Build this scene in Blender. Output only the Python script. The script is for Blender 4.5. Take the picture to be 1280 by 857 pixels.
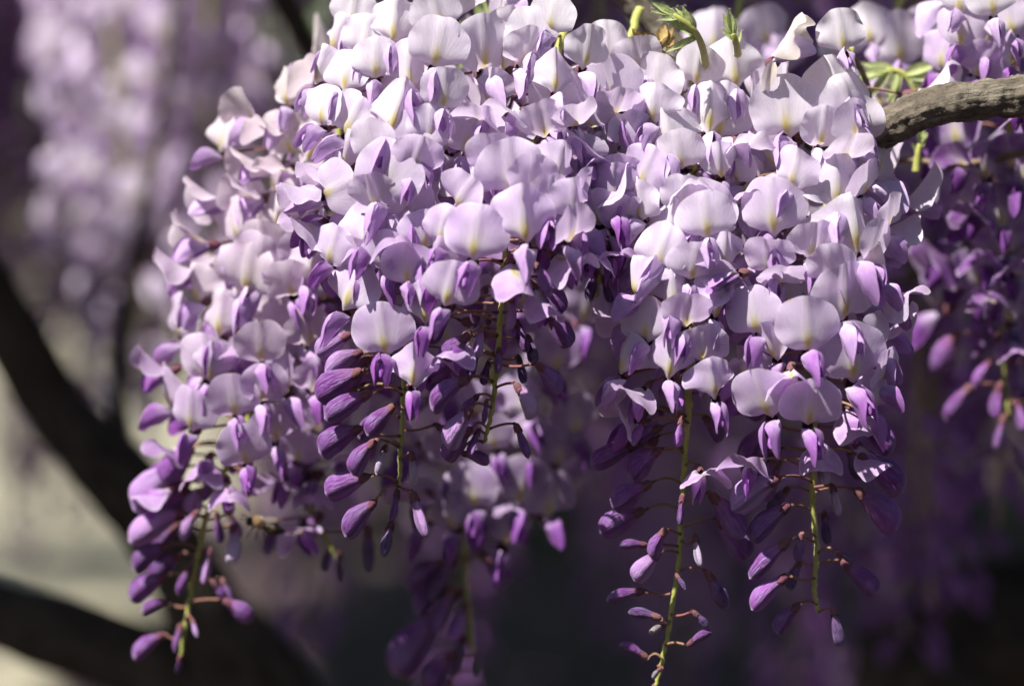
import bpy, bmesh, math, random
from mathutils import Vector, Matrix, noise

# ------------------------------------------------------------------ camera, light, exposure
for o in list(bpy.data.objects):
    bpy.data.objects.remove(o)
SC = bpy.context.scene
COL = SC.collection
R = math.radians
FRAME_W, DIST, PITCH, EYE = 0.34, 0.95, R(5.0), 1.60
DSL = DIST / math.cos(PITCH)
cam = bpy.data.cameras.new('camera')
cam.sensor_width = 36.0
cam.lens = 36.0 * DSL / FRAME_W
cam.clip_start, cam.clip_end = 0.05, 400.0
cam.dof.use_dof = True
cam.dof.focus_distance = DSL - 0.021
cam.dof.aperture_fstop = 4.8
cam.dof.aperture_blades = 0
camo = bpy.data.objects.new('camera', cam)
COL.objects.link(camo)
CAMP = Vector((0, -DIST, EYE + DIST * math.tan(PITCH)))
camo.location = CAMP
camo.rotation_euler = (math.pi / 2 - PITCH, 0, 0)
SC.camera = camo

TO_SUN = Vector((-0.46, -0.37, 0.81)).normalized()
sun = bpy.data.lights.new('sun', 'SUN')
sun.energy, sun.angle, sun.color = 5.0, R(0.53), (1.0, 0.96, 0.89)
suno = bpy.data.objects.new('sun', sun)
suno.rotation_euler = TO_SUN.to_track_quat('Z', 'Y').to_euler()
suno.location = (-1.5, -1.2, 4.5)
COL.objects.link(suno)
world = bpy.data.worlds.new('World')
SC.world = world
world.use_nodes = True
wn = world.node_tree
sky = wn.nodes.new('ShaderNodeTexSky')
sky.sky_type = 'NISHITA'
sky.sun_disc = False
sky.sun_elevation = math.asin(TO_SUN.z)
sky.sun_rotation = math.atan2(TO_SUN.x, TO_SUN.y)
wn.nodes['Background'].inputs['Strength'].default_value = 0.05
wn.links.new(sky.outputs[0], wn.nodes['Background'].inputs['Color'])
SC.view_settings.view_transform = 'Standard'
SC.view_settings.look = 'None'
SC.view_settings.exposure = 1.05
SC.view_settings.gamma = 1.0
SC.render.engine = 'CYCLES'
SC.cycles.use_denoising = True
SC.cycles.max_bounces = 6
SC.cycles.diffuse_bounces = 3
SC.cycles.transmission_bounces = 3
SC.cycles.use_adaptive_sampling = True
SC.cycles.adaptive_threshold = 0.025
SC.cycles.transparent_max_bounces = 4
SC.cycles.caustics_reflective = False
SC.cycles.caustics_refractive = False

# ------------------------------------------------------------------ helpers
PXM = FRAME_W / 1280.0
_cp, _sp = math.cos(PITCH), math.sin(PITCH)
def at(px, py, Y=0.0):
    """Point of the vertical plane y = Y seen at photograph pixel (px, py)."""
    u, v = (px - 640) * PXM / DSL, -(py - 428.5) * PXM / DSL
    d = Vector((u, _cp + v * _sp, -_sp + v * _cp))
    return CAMP + d * ((Y - CAMP.y) / d.y)
def mpx(Y=0.0):
    return PXM * (DIST + Y) / DIST
rnd = random.Random(7)
def U(a, b): return rnd.uniform(a, b)

def link(o, parent=None):
    COL.objects.link(o)
    if parent is not None: o.parent = parent
    return o
def mesh_of(name, verts, faces, mats, uvs=None, smooth=True, midx=None):
    me = bpy.data.meshes.new(name)
    me.from_pydata(verts, [], faces)
    for m in (mats if isinstance(mats, (list, tuple)) else [mats]): me.materials.append(m)
    if smooth: me.polygons.foreach_set('use_smooth', [True] * len(me.polygons))
    if midx: me.polygons.foreach_set('material_index', midx)
    if uvs:
        uvl = me.uv_layers.new(name='UVMap')
        buf = []
        for l in me.loops: buf += uvs[l.vertex_index]
        uvl.data.foreach_set('uv', buf)
    me.update()
    return me
def obj(name, me, parent=None, mat=None, color=None):
    o = bpy.data.objects.new(name, me)
    link(o, parent)
    if mat is not None: o.matrix_basis = mat
    if color is not None: o.color = (*color, 1)
    return o
def tag(o, label, cat, group=None, kind=None):
    o['label'], o['category'] = label, cat
    if group: o['group'] = group
    if kind: o['kind'] = kind
    return o
def empty(name, loc):
    o = bpy.data.objects.new(name, None)
    o.empty_display_size = 0.01
    o.location = loc
    return link(o)

def tube_geo(pts, rads, n=8, V=None, F=None, uvs=None, bump=None, caps=True):
    """Swept tube with parallel-transport frames; bump(point, normal, angle, s) gives a radial offset."""
    V = [] if V is None else V; F = [] if F is None else F; uvs = [] if uvs is None else uvs
    pts = [Vector(p) for p in pts]
    base = len(V)
    t0 = (pts[1] - pts[0]).normalized()
    ref = Vector((0, 0, 1)) if abs(t0.z) < 0.9 else Vector((1, 0, 0))
    nrm = t0.cross(ref).normalized()
    s = 0
    for i, p in enumerate(pts):
        t = (pts[min(i + 1, len(pts) - 1)] - pts[max(i - 1, 0)]).normalized()
        nrm = (nrm - t * nrm.dot(t)).normalized()
        b = t.cross(nrm)
        if i: s += (p - pts[i - 1]).length
        for k in range(n):
            a = 2 * math.pi * k / n
            d = nrm * math.cos(a) + b * math.sin(a)
            r = rads[i]
            if bump: r += bump(p + d * r, a, s, rads[i])
            V.append(p + d * r); uvs.append((k / n, s * 20))
    for i in range(len(pts) - 1):
        for k in range(n):
            a, b_ = base + i * n + k, base + i * n + (k + 1) % n
            F.append((a, b_, b_ + n, a + n))
    if caps:
        F.append(tuple(base + k for k in reversed(range(n))))
        F.append(tuple(base + (len(pts) - 1) * n + k for k in range(n)))
    return V, F, uvs
def spline(pts, m=6):
    """Catmull-Rom through tuples of any length."""
    P = [tuple(pts[0])] + [tuple(p) for p in pts] + [tuple(pts[-1])]
    out = []
    for i in range(1, len(P) - 2):
        for k in range(m):
            t = k / m
            out.append(tuple(0.5 * ((2 * b) + (-a + c) * t + (2 * a - 5 * b + 4 * c - d) * t * t + (-a + 3 * b - 3 * c + d) * t ** 3)
                             for a, b, c, d in zip(P[i - 1], P[i], P[i + 1], P[i + 2])))
    out.append(tuple(pts[-1]))
    return out

# ------------------------------------------------------------------ materials
class NT:
    def __init__(self, name):
        self.m = bpy.data.materials.new(name); self.m.use_nodes = True
        self.t = self.m.node_tree; self.t.nodes.clear()
        self.out = self.n('ShaderNodeOutputMaterial')
    def n(self, typ, **kw):
        nd = self.t.nodes.new(typ)
        for k, v in kw.items(): setattr(nd, k, v)
        return nd
    def put(self, sock, v):
        if v is None: return
        if isinstance(v, bpy.types.NodeSocket): self.t.links.new(v, sock)
        elif isinstance(v, (tuple, list)) and len(v) == 3 and sock.type == 'RGBA': sock.default_value = (*v, 1)
        else: sock.default_value = v
    def math(self, op, a, b=None, c=None, clamp=False):
        nd = self.n('ShaderNodeMath', operation=op, use_clamp=clamp)
        for i, v in enumerate((a, b, c)): self.put(nd.inputs[i], v)
        return nd.outputs[0]
    def mix(self, f, a, b, mode='MIX'):
        nd = self.n('ShaderNodeMix', data_type='RGBA', blend_type=mode)
        self.put(nd.inputs[0], f); self.put(nd.inputs[6], a); self.put(nd.inputs[7], b)
        return nd.outputs[2]
    def noise(self, vec=None, scale=5, detail=3, rough=0.5, w=None):
        nd = self.n('ShaderNodeTexNoise')
        if w is not None:
            nd.noise_dimensions = '4D'; self.put(nd.inputs['W'], w)
        self.put(nd.inputs['Vector'], vec)
        self.put(nd.inputs['Scale'], scale); self.put(nd.inputs['Detail'], detail); self.put(nd.inputs['Roughness'], rough)
        return nd.outputs[0]
    def ramp(self, f, *stops):
        nd = self.n('ShaderNodeValToRGB')
        el = nd.color_ramp.elements
        while len(el) < len(stops): el.new(0.5)
        for e, (p, c) in zip(el, stops): e.position = p; e.color = (*c, 1) if len(c) == 3 else c
        self.put(nd.inputs[0], f)
        return nd.outputs[0]
    def remap(self, v, a, b, c=0.0, d=1.0):
        nd = self.n('ShaderNodeMapRange'); nd.clamp = True
        for i, x in enumerate((v, a, b, c, d)): self.put(nd.inputs[i], x)
        return nd.outputs[0]
    def coords(self, which='Object'): return self.n('ShaderNodeTexCoord').outputs[which]
    def scalev(self, v, s):
        nd = self.n('ShaderNodeMapping'); self.put(nd.inputs['Vector'], v); nd.inputs['Scale'].default_value = s
        return nd.outputs[0]
    def info(self):
        nd = self.n('ShaderNodeObjectInfo'); return nd.outputs['Color'], nd.outputs['Random']
    def bump(self, h, strength=0.3, dist=0.001):
        nd = self.n('ShaderNodeBump'); self.put(nd.inputs['Height'], h)
        nd.inputs['Strength'].default_value = strength; nd.inputs['Distance'].default_value = dist
        return nd.outputs[0]
    def finish(self, col, rough=0.6, normal=None, trans=0.0, tcol=None, sheen=0.0, spec=0.3):
        p = self.n('ShaderNodeBsdfPrincipled')
        self.put(p.inputs['Base Color'], col); self.put(p.inputs['Roughness'], rough); self.put(p.inputs['Normal'], normal)
        p.inputs['Specular IOR Level'].default_value = spec
        if sheen:
            p.inputs['Sheen Weight'].default_value = sheen; p.inputs['Sheen Roughness'].default_value = 0.45
        s = p.outputs[0]
        if trans:
            t = self.n('ShaderNodeBsdfTranslucent')
            self.put(t.inputs['Color'], tcol if tcol is not None else col); self.put(t.inputs['Normal'], normal)
            mx = self.n('ShaderNodeMixShader'); mx.inputs[0].default_value = trans
            self.t.links.new(s, mx.inputs[1]); self.t.links.new(t.outputs[0], mx.inputs[2]); s = mx.outputs[0]
        self.t.links.new(s, self.out.inputs['Surface'])
        return self.m

def mat_banner():
    k = NT('banner_petal')
    col, rn = k.info()
    uv = k.coords('UV')
    sep = k.n('ShaderNodeSeparateXYZ'); k.put(sep.inputs[0], uv)
    x, y = sep.outputs[0], sep.outputs[1]
    ang = k.math('ARCTAN2', x, k.math('ADD', y, 1.25))
    blot = k.noise(uv, 2.2, 3, w=k.math('MULTIPLY', rn, 50))
    vw = k.math('ADD', k.math('MULTIPLY', ang, 62), k.math('MULTIPLY', blot, 9))
    vein = k.math('MULTIPLY', k.math('POWER', k.math('ABSOLUTE', k.math('SINE', vw)), 4.0), k.remap(blot, 0.4, 0.65))
    rad = k.math('SQRT', k.math('ADD', k.math('MULTIPLY', x, x), k.math('POWER', k.math('ADD', y, 1.25), 2.0)))
    cmb = k.n('ShaderNodeCombineXYZ'); k.put(cmb.inputs[0], k.math('MULTIPLY', ang, 22)); k.put(cmb.inputs[1], k.math('MULTIPLY', rad, 2.4)); k.put(cmb.inputs[2], k.math('MULTIPLY', rn, 20))
    fine = k.noise(cmb.outputs[0], 1.0, 5, 0.62)
    ex = k.math('MULTIPLY', x, x)
    ey = k.math('POWER', k.math('ADD', y, 0.52), 2.0)
    halo = k.math('EXPONENT', k.math('MULTIPLY', k.math('ADD', k.math('MULTIPLY', ex, 9.0), k.math('MULTIPLY', ey, 3.2)), -1.0))
    eye = k.math('EXPONENT', k.math('MULTIPLY', k.math('ADD', k.math('MULTIPLY', ex, 70.0), k.math('MULTIPLY', ey, 9.0)), -1.0))
    mid = k.math('EXPONENT', k.math('MULTIPLY', ex, -420.0))
    r2 = k.math('ADD', ex, k.math('MULTIPLY', y, y))
    edge = k.remap(r2, 0.80, 1.0)
    c = k.mix(k.math('MULTIPLY', vein, 0.06), col, (0.45, 0.27, 0.58))
    c = k.mix(k.remap(blot, 0.38, 0.7, 0.0, 0.34), c, (0.84, 0.80, 0.87))
    c = k.mix(k.math('MULTIPLY', halo, 0.85), c, (0.86, 0.84, 0.80))
    c = k.mix(k.math('MULTIPLY', mid, 0.35), c, (0.82, 0.80, 0.74))
    c = k.mix(k.math('MULTIPLY', eye, 0.95), c, (0.70, 0.60, 0.13))
    c = k.mix(k.math('MULTIPLY', edge, 0.55), c, (0.86, 0.80, 0.90))
    brown = k.math('MULTIPLY', k.math('MULTIPLY', k.remap(r2, 0.82, 1.02), k.remap(k.noise(uv, 3.0, 3, w=k.math('MULTIPLY', rn, 77)), 0.52, 0.66)), k.remap(rn, 0.55, 0.7))
    c = k.mix(k.math('MULTIPLY', brown, 0.6), c, (0.42, 0.29, 0.17))
    spots = k.noise(uv, 9, 2, w=k.math('MULTIPLY', rn, 31))
    c = k.mix(k.remap(spots, 0.70, 0.78, 0, 0.18), c, (0.42, 0.30, 0.38))
    c = k.mix(k.remap(fine, 0.5, 0.75, 0, 0.24), c, (0.48, 0.33, 0.60))
    h = k.math('ADD', k.math('MULTIPLY', vein, 0.1), k.math('MULTIPLY', fine, 0.9))
    return k.finish(c, 0.5, k.bump(h, 0.35, 0.0004), 0.50, k.mix(0.22, c, (0.80, 0.50, 0.90), 'MULTIPLY'), 0.0, 0.3)
def mat_wing():
    k = NT('wing_petal')
    col, rn = k.info()
    uv = k.coords('UV')
    sep = k.n('ShaderNodeSeparateXYZ'); k.put(sep.inputs[0], uv)
    y = sep.outputs[1]
    nz = k.noise(uv, 2.5, 3, w=k.math('MULTIPLY', rn, 40))
    fine = k.noise(k.scalev(uv, (14, 3, 1)), 1.0, 4, 0.6)
    c = k.mix(k.remap(k.math('ADD', y, k.math('MULTIPLY', nz, 0.5)), -0.8, 0.5, 0.65, 0.0), col, (0.80, 0.74, 0.82))
    c = k.mix(k.remap(nz, 0.45, 0.75, 0, 0.35), c, (0.22, 0.07, 0.40))
    c = k.mix(k.remap(fine, 0.45, 0.75, 0, 0.22), c, (0.62, 0.48, 0.74))
    return k.finish(c, 0.5, k.bump(fine, 0.4, 0.0005), 0.30, k.mix(0.4, c, (0.8, 0.35, 0.9), 'MULTIPLY'), 0.05, 0.3)
def mat_bud():
    k = NT('bud_petal')
    col, rn = k.info()
    uv = k.coords('UV')
    sep = k.n('ShaderNodeSeparateXYZ'); k.put(sep.inputs[0], uv)
    y = sep.outputs[1]
    nz = k.noise(k.scalev(uv, (3, 1.5, 1)), 1.6, 3, w=k.math('MULTIPLY', rn, 40))
    fine = k.noise(k.scalev(uv, (34, 5, 1)), 1.0, 4, 0.65, w=k.math('MULTIPLY', rn, 9))
    c = k.mix(k.remap(y, 0.05, 0.42, 0.55, 0.0), col, (0.48, 0.17, 0.42))
    c = k.mix(k.remap(nz, 0.42, 0.70, 0, 0.5), c, (0.34, 0.25, 0.50))
    c = k.mix(k.remap(fine, 0.45, 0.75, 0, 0.32), c, (0.50, 0.38, 0.62))
    c = k.mix(k.remap(y, 0.90, 1.0, 0, 0.35), c, (0.60, 0.52, 0.66))
    return k.finish(c, 0.48, k.bump(fine, 1.0, 0.0011), 0.16, k.mix(0.5, c, (0.9, 0.3, 0.8), 'MULTIPLY'), 0.06, 0.4)
def mat_plain(name, a, b, scale=300, rough=0.6, trans=0.0, sheen=0.0, bump=0.3, bd=0.0006, coord='Object', per=0.0, c2=None):
    k = NT(name)
    col, rn = k.info()
    v = k.coords(coord)
    nz = k.noise(v, scale, 4, 0.6)
    c = k.mix(k.remap(nz, 0.35, 0.68), a, b)
    if c2: c = k.mix(k.math('MULTIPLY', rn, per), c, c2)
    return k.finish(c, rough, k.bump(nz, bump, bd), trans, None, sheen)
def mat_bark(name, a, b, c_, scale):
    k = NT(name)
    v = k.coords('Object')
    n1 = k.noise(v, scale, 6, 0.65)
    uvs = k.scalev(k.coords('UV'), (9, 1.2, 1))
    n2 = k.noise(uvs, 2.0, 5, 0.7)
    vor = k.n('ShaderNodeTexVoronoi', feature='DISTANCE_TO_EDGE'); dv = k.n('ShaderNodeVectorMath', operation='ADD'); k.put(dv.inputs[0], v); sv = k.n('ShaderNodeVectorMath', operation='SCALE'); wn_ = k.n('ShaderNodeTexNoise'); k.put(wn_.inputs['Vector'], v); wn_.inputs['Scale'].default_value = scale * 1.4; k.put(sv.inputs[0], wn_.outputs['Color']); sv.inputs['Scale'].default_value = 1.4 / scale; k.put(dv.inputs[1], sv.outputs[0]); k.put(vor.inputs['Vector'], dv.outputs[0]); vor.inputs['Scale'].default_value = scale * 0.9
    crack = k.remap(vor.outputs['Distance'], 0.0, 0.09)
    c = k.mix(k.remap(n1, 0.35, 0.65), a, b)
    c = k.mix(k.remap(n2, 0.48, 0.72), c, c_)
    c = k.mix(k.math('MULTIPLY', k.math('SUBTRACT', 1.0, crack), 0.10), c, tuple(x * 0.35 for x in a))
    h = k.math('ADD', k.math('MULTIPLY', n1, 0.8), k.math('ADD', k.math('MULTIPLY', n2, 0.6), k.math('MULTIPLY', crack, 0.08)))
    return k.finish(c, 0.85, k.bump(h, 0.9, 0.0015), spec=0.2)

M_BANNER, M_WING, M_BUD = mat_banner(), mat_wing(), mat_bud()
M_CALYX = mat_plain('calyx_felt', (0.085, 0.02, 0.045), (0.17, 0.06, 0.085), 700, 0.85, 0.0, 0.08, 0.8, 0.0005, per=0.35, c2=(0.22, 0.13, 0.09))
M_PED = mat_plain('pedicel_skin', (0.17, 0.045, 0.055), (0.26, 0.11, 0.09), 300, 0.6, 0.0, 0.1, 0.4, 0.0003, per=0.5, c2=(0.27, 0.22, 0.09))
M_STEM = mat_plain('rachis_skin', (0.26, 0.29, 0.055), (0.42, 0.40, 0.11), 260, 0.55, 0.0, 0.4, 0.5, 0.0004)
M_TWIG = mat_plain('twig_bark', (0.11, 0.075, 0.045), (0.24, 0.18, 0.11), 220, 0.8, 0.0, 0.0, 0.7, 0.0008)
M_LEAF = mat_plain('young_leaf', (0.30, 0.38, 0.09), (0.52, 0.58, 0.28), 350, 0.55, 0.35, 0.5, 0.5, 0.0004)
M_CANLEAF = mat_plain('canopy_leaf', (0.05, 0.10, 0.02), (0.10, 0.17, 0.03), 20, 0.5, 0.3)
M_FUZZ = mat_plain('silky_hair', (0.62, 0.62, 0.46), (0.78, 0.77, 0.66), 400, 0.7, 0.4, 0.5)
M_DRY = mat_plain('dry_scale', (0.16, 0.08, 0.03), (0.42, 0.32, 0.12), 420, 0.8, 0.1, 0.0, 0.8, 0.0008)
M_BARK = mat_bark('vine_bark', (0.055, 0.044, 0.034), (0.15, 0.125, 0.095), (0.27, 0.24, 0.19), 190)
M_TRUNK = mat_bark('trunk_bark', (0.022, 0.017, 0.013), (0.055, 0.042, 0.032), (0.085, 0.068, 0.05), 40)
M_SOIL = mat_plain('petal_strewn_soil', (0.035, 0.026, 0.02), (0.085, 0.055, 0.06), 1.5, 0.95, 0, 0, 0.6, 0.02)
M_GROUND = mat_plain('pale_gravel', (0.20, 0.185, 0.135), (0.31, 0.285, 0.21), 3.0, 0.9, 0, 0, 0.6, 0.01)
M_BEE_DARK = mat_plain('bee_shell', (0.012, 0.009, 0.006), (0.05, 0.03, 0.012), 700, 0.4, 0, 0, 0.3)
M_BEE_FUR = mat_plain('bee_fur', (0.09, 0.05, 0.02), (0.24, 0.14, 0.05), 900, 0.9, 0, 0.8, 0.8, 0.0006)
def mat_beewing():
    k = NT('bee_wing')
    p = k.n('ShaderNodeBsdfPrincipled'); p.inputs['Base Color'].default_value = (0.5, 0.42, 0.32, 1); p.inputs['Roughness'].default_value = 0.25
    t = k.n('ShaderNodeBsdfTransparent'); mx = k.n('ShaderNodeMixShader'); mx.inputs[0].default_value = 0.16
    k.t.links.new(t.outputs[0], mx.inputs[1]); k.t.links.new(p.outputs[0], mx.inputs[2]); k.t.links.new(mx.outputs[0], k.out.inputs[0])
    return k.m
M_BEE_WING = mat_beewing()

# ------------------------------------------------------------------ petal meshes (local: +X out of the flower, +Z up)
def disc_grid(n):
    P, F = [], []
    for j in range(n):
        for i in range(n):
            a, b = -1 + 2 * i / (n - 1), -1 + 2 * j / (n - 1)
            P.append((a * math.sqrt(1 - b * b / 2), b * math.sqrt(1 - a * a / 2)))
    for j in range(n - 1):
        for i in range(n - 1):
            q = j * n + i
            F.append((q, q + 1, q + n + 1, q + n))
    return P, F
def banner_geo(seed, phis=(40, 96, 112), lat=0.35, crease=0.8, wav=1.0, n=15, size=0.0205, fold=0.0):
    """phis: rise of the mid-line at base, throat and tip (degrees); lat>0 sides reflexed back, <0 hooded forward."""
    g = random.Random(seed)
    P, F = disc_grid(n)
    L, W = size, size * g.uniform(0.98, 1.1) * 0.5
    N = 40; prof = [(0.0, 0.0, R(phis[0]))]
    for i in range(N):
        s = (i + 0.5) / N
        ph = phis[0] + (phis[1] - phis[0]) * min(1, s / 0.34) if s < 0.34 else phis[1] + (phis[2] - phis[1]) * ((s - 0.34) / 0.66)
        a = R(ph); x, z, _ = prof[-1]
        prof.append((x + math.cos(a) * L / N, z + math.sin(a) * L / N, a))
    n0, n1, n2 = g.uniform(0, 50), g.uniform(0.6, 1.3), g.uniform(-0.15, 0.15)
    notch = g.uniform(0.0, 0.07)
    V, uvs = [], []
    for (a, b) in P:
        r = math.hypot(a, b); th = math.atan2(a, b)
        rr = 1 - notch * math.exp(-(th / 0.16) ** 2) + 0.035 * math.sin(3 * th + n0) * r + 0.02 * math.sin(7 * th + n0 * 2) * r
        pa, pb = a * rr, b * rr
        low = max(0.0, min(1.0, (pb + 1) / 0.5))
        wfac = 0.20 + 0.80 * (low * low * (3 - 2 * low)) ** 0.55       # claw at the base
        x = pa * W * wfac * 1.06
        s = (pb + 1) / 2
        f = s * N; i0 = max(0, min(N - 1, int(f))); fr = f - i0
        p0, p1 = prof[i0], prof[i0 + 1]
        X = p0[0] + (p1[0] - p0[0]) * fr; Z = p0[1] + (p1[1] - p0[1]) * fr; ph = p1[2]
        nb = Vector((-math.sin(ph), 0, math.cos(ph)))                 # towards the back of the petal
        q = x / W
        d = lat * W * q * q * (0.55 + 0.45 * n1 * s) + n2 * W * q * s
        d += fold * W * abs(q)
        d -= crease * 0.0007 * math.exp(-(q / 0.09) ** 2) * (0.4 + s)
        d += crease * 0.0006 * math.exp(-((abs(q) - 0.27) / 0.12) ** 2) * (1.1 - s)
        d += wav * 0.0016 * r * r * noise.noise(Vector((a * 1.5 + n0, b * 1.5, 3)))
        d += wav * 0.0009 * r ** 4 * math.sin(5 * th + n0) + wav * 0.0007 * r ** 5 * noise.noise(Vector((math.sin(th) * 4 + n0, math.cos(th) * 4, 9)))
        V.append(Vector((X, x, Z)) + nb * d); uvs.append((a, b))
    return V, F, uvs
def wing_geo(seed, side, length=0.0150, n=9, open_=0.5):
    g = random.Random(seed)
    P, F = disc_grid(n)
    V, uvs = [], []
    H = length * g.uniform(0.33, 0.39); w0 = g.uniform(0, 40)
    for a, b in P:
        s = (b + 1) / 2
        wf = 0.28 + 0.72 * min(1, s / 0.55) ** 0.8
        z = a * H * wf
        X = s * length
        q = (1 - a) / 2                                        # 0 upper edge, 1 lower edge
        arch = math.sin(math.pi * 0.5 * min(1, q * 1.5)) ** 0.8 - 0.9 * max(0, q - 0.5) ** 1.2
        body = math.sin(math.pi * min(1, 0.14 + 0.80 * s)) ** 0.6
        y = side * (0.0002 + 0.0042 * arch * body * (1 - 0.35 * s) + open_ * 0.004 * s * s + 0.0008 * noise.noise(Vector((a * 1.7 + w0, b * 1.7, 1))))
        z = z * 0.85 + 0.0030 * math.sin(s * 2.4) - 0.0048 * s * s + 0.0005 * noise.noise(Vector((a * 2 + w0, b * 2, 5)))
        V.append(Vector((X, y, z))); uvs.append((a, b))
    return V, F, uvs
def body_geo(seed, length=0.017, height=0.0088, thick=0.0058, bend=0.25, ns=16, nr=14, crease=1.0, tip=0.78):
    """Closed pea-flower bud or keel: narrow neck, fattest past the middle, folded edge below."""
    g = random.Random(seed)
    V, F, uvs = [], [], []
    w0 = g.uniform(0, 40)
    for i in range(ns + 1):
        s = i / ns
        neck = 0.34 + 0.66 * min(1, max(0, (s - 0.02) / 0.50)) ** 0.8
        end = 1.0 if s < tip else math.sqrt(max(0.0, 1 - ((s - tip) / (1 - tip)) ** 2))
        e = neck * end
        cx = s * length; cz = -bend * length * s * s * 0.5 + bend * 0.12 * length * math.sin(s * math.pi)
        for k in range(nr):
            t = 2 * math.pi * k / nr
            c, sn = math.cos(t), math.sin(t)
            zz = sn * height * 0.5 * e
            yy = c * thick * 0.5 * e
            if sn < 0: yy *= (1 + sn * 0.72)                  # the two folded edges meet underneath
            if sn > 0: yy *= (1 - 0.25 * sn)
            wob = 1 + 0.06 * crease * noise.noise(Vector((c * 1.3 + w0, sn * 1.3, s * 3)))
            dent = crease * (0.10 * math.sin(s * 7 + sn * 6 + w0) * s + 0.10 * noise.noise(Vector((sn * 6 + w0, c, s * 2.5))))
            V.append(Vector((cx, yy * (wob - dent * abs(c)), cz + zz * wob))); uvs.append((k / nr, s))
    for i in range(ns):
        for k in range(nr):
            a, b = i * nr + k, i * nr + (k + 1) % nr
            F.append((a, b, b + nr, a + nr))
    F.append(tuple(reversed(range(nr)))); 
    V.append(Vector((length * 1.006, 0, V[-nr].z * 0 + sum(v.z for v in V[-nr:]) / nr))); uvs.append((0.5, 1))
    q = len(V) - 1
    for k in range(nr): F.append((ns * nr + k, ns * nr + (k + 1) % nr, q))
    return V, F, uvs
def calyx_geo(seed, nr=10):
    g = random.Random(seed)
    V, F = [], []
    prof = [(-0.0036, 0.0007), (-0.0031, 0.0015), (-0.0020, 0.0020), (-0.0004, 0.0022), (0.0008, 0.0024)]
    for i, (x, r) in enumerate(prof):
        for k in range(nr):
            t = 2 * math.pi * k / nr
            xx = x + (0.0011 * (1 if k % 2 else -0.4) if i == 4 else 0) + (0.0006 * math.sin(t) if i == 4 else 0)
            V.append(Vector((xx, math.cos(t) * r * 0.92, math.sin(t) * r * g.uniform(0.95, 1.05))))
    for i in range(len(prof) - 1):
        for k in range(nr):
            a, b = i * nr + k, i * nr + (k + 1) % nr
            F.append((a, b, b + nr, a + nr))
    F.append(tuple(reversed(range(nr))))
    return V, F, None
def mk(name, geo, mat):
    V, F, uv = geo
    return mesh_of(name, V, F, mat, uv)
BANNER_OPEN = [mk('banner_petal', banner_geo(i, (rnd.uniform(30, 52), rnd.uniform(86, 98), rnd.uniform(96, 116)), rnd.uniform(-0.1, 0.45), rnd.uniform(0.5, 1.9), rnd.uniform(0.3, 1.15)), M_BANNER) for i in range(28)]
BANNER_FOLD = [mk('banner_petal', banner_geo(50 + i, (rnd.uniform(35, 50), 98, rnd.uniform(112, 135)), rnd.uniform(0.3, 0.7), 1.2, 1.6, fold=rnd.uniform(0.3, 0.8)), M_BANNER) for i in range(9)]
BANNER_HALF = [mk('banner_petal', banner_geo(80 + i, (rnd.uniform(12, 25), rnd.uniform(40, 62), rnd.uniform(60, 85)), rnd.uniform(-0.95, -0.55), rnd.uniform(0.3, 1.0), 0.9), M_BANNER) for i in range(6)]
BANNER_TIGHT = [mk('banner_petal', banner_geo(120 + i, (5, rnd.uniform(14, 24), rnd.uniform(20, 38)), rnd.uniform(-1.05, -0.8), 0.3, 0.7, size=0.0185), M_BANNER) for i in range(4)]
WING = {s: [mk('wing_petal', wing_geo(200 + i, s, rnd.uniform(0.0145, 0.0172), open_=rnd.uniform(-0.1, 0.25)), M_WING) for i in range(6)] for s in (-1, 1)}
KEEL = [mk('keel_petal', body_geo(300 + i, 0.0128, 0.0052, 0.0032, rnd.uniform(-0.5, -0.1), 10, 10), M_WING) for i in range(4)]
BUD = [mk('bud', body_geo(400 + i, 0.0165, rnd.uniform(0.0084, 0.0110), rnd.uniform(0.0050, 0.0072), rnd.uniform(0.1, 0.4), tip=rnd.uniform(0.56, 0.80)), M_BUD) for i in range(16)]
BUD_SLIM = [mk('bud', body_geo(450 + i, 0.0165, rnd.uniform(0.0062, 0.0072), rnd.uniform(0.0048, 0.0056), rnd.uniform(0.05, 0.2), tip=0.6), M_BUD) for i in range(4)]
CALYX = [mk('calyx', calyx_geo(500 + i), M_CALYX) for i in range(4)]
def ped_geo(bow):
    pts = [(i / 8, 0, bow * math.sin(math.pi * i / 8)) for i in range(9)]
    return tube_geo(pts, [0.00046 if 0 < i < 8 else 0.00068 for i in range(9)], 6)[:2]
PEDICEL = [mesh_of('pedicel', *ped_geo(b), M_PED) for b in (0.0012, -0.0012, 0.002, 0.0005)]

# ------------------------------------------------------------------ flowers and buds as parts of a raceme
def frame(fwd, up, loc, sc=1.0):
    f = Vector(fwd).normalized()
    u = Vector(up); u = u - f * u.dot(f)
    if u.length < 1e-4: u = Vector((0, 1, 0)) - f * f.y
    u.normalize(); l = u.cross(f)
    m = Matrix((f, l, u)).transposed().to_4x4()
    m.translation = loc
    return m @ Matrix.Scale(sc, 4) if sc != 1 else m
def pedicel(parent, pm, attach, sc):
    """Curved stalk from the attachment (raceme space) to the back of the calyx; pm = part matrix (raceme space)."""
    end = pm @ Vector((-0.0034, 0, 0))
    a = pm.inverted() @ attach; e = Vector((-0.0034, 0, 0))
    d = e - a; ln = max(d.length, 1e-4)
    f = d / ln
    up = Vector((0, 0, 1)) if abs(f.z) < 0.95 else Vector((1, 0, 0))
    l = up.cross(f).normalized(); u = f.cross(l)
    m = Matrix((f, l, u)).transposed() @ Matrix.Diagonal((ln, 1 / sc, 1 / sc))
    m = m.to_4x4(); m.translation = a
    obj('pedicel', rnd.choice(PEDICEL), parent, m)
def lerp3(a, b, t): return tuple(x + (y - x) * t for x, y in zip(a, b))
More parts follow.
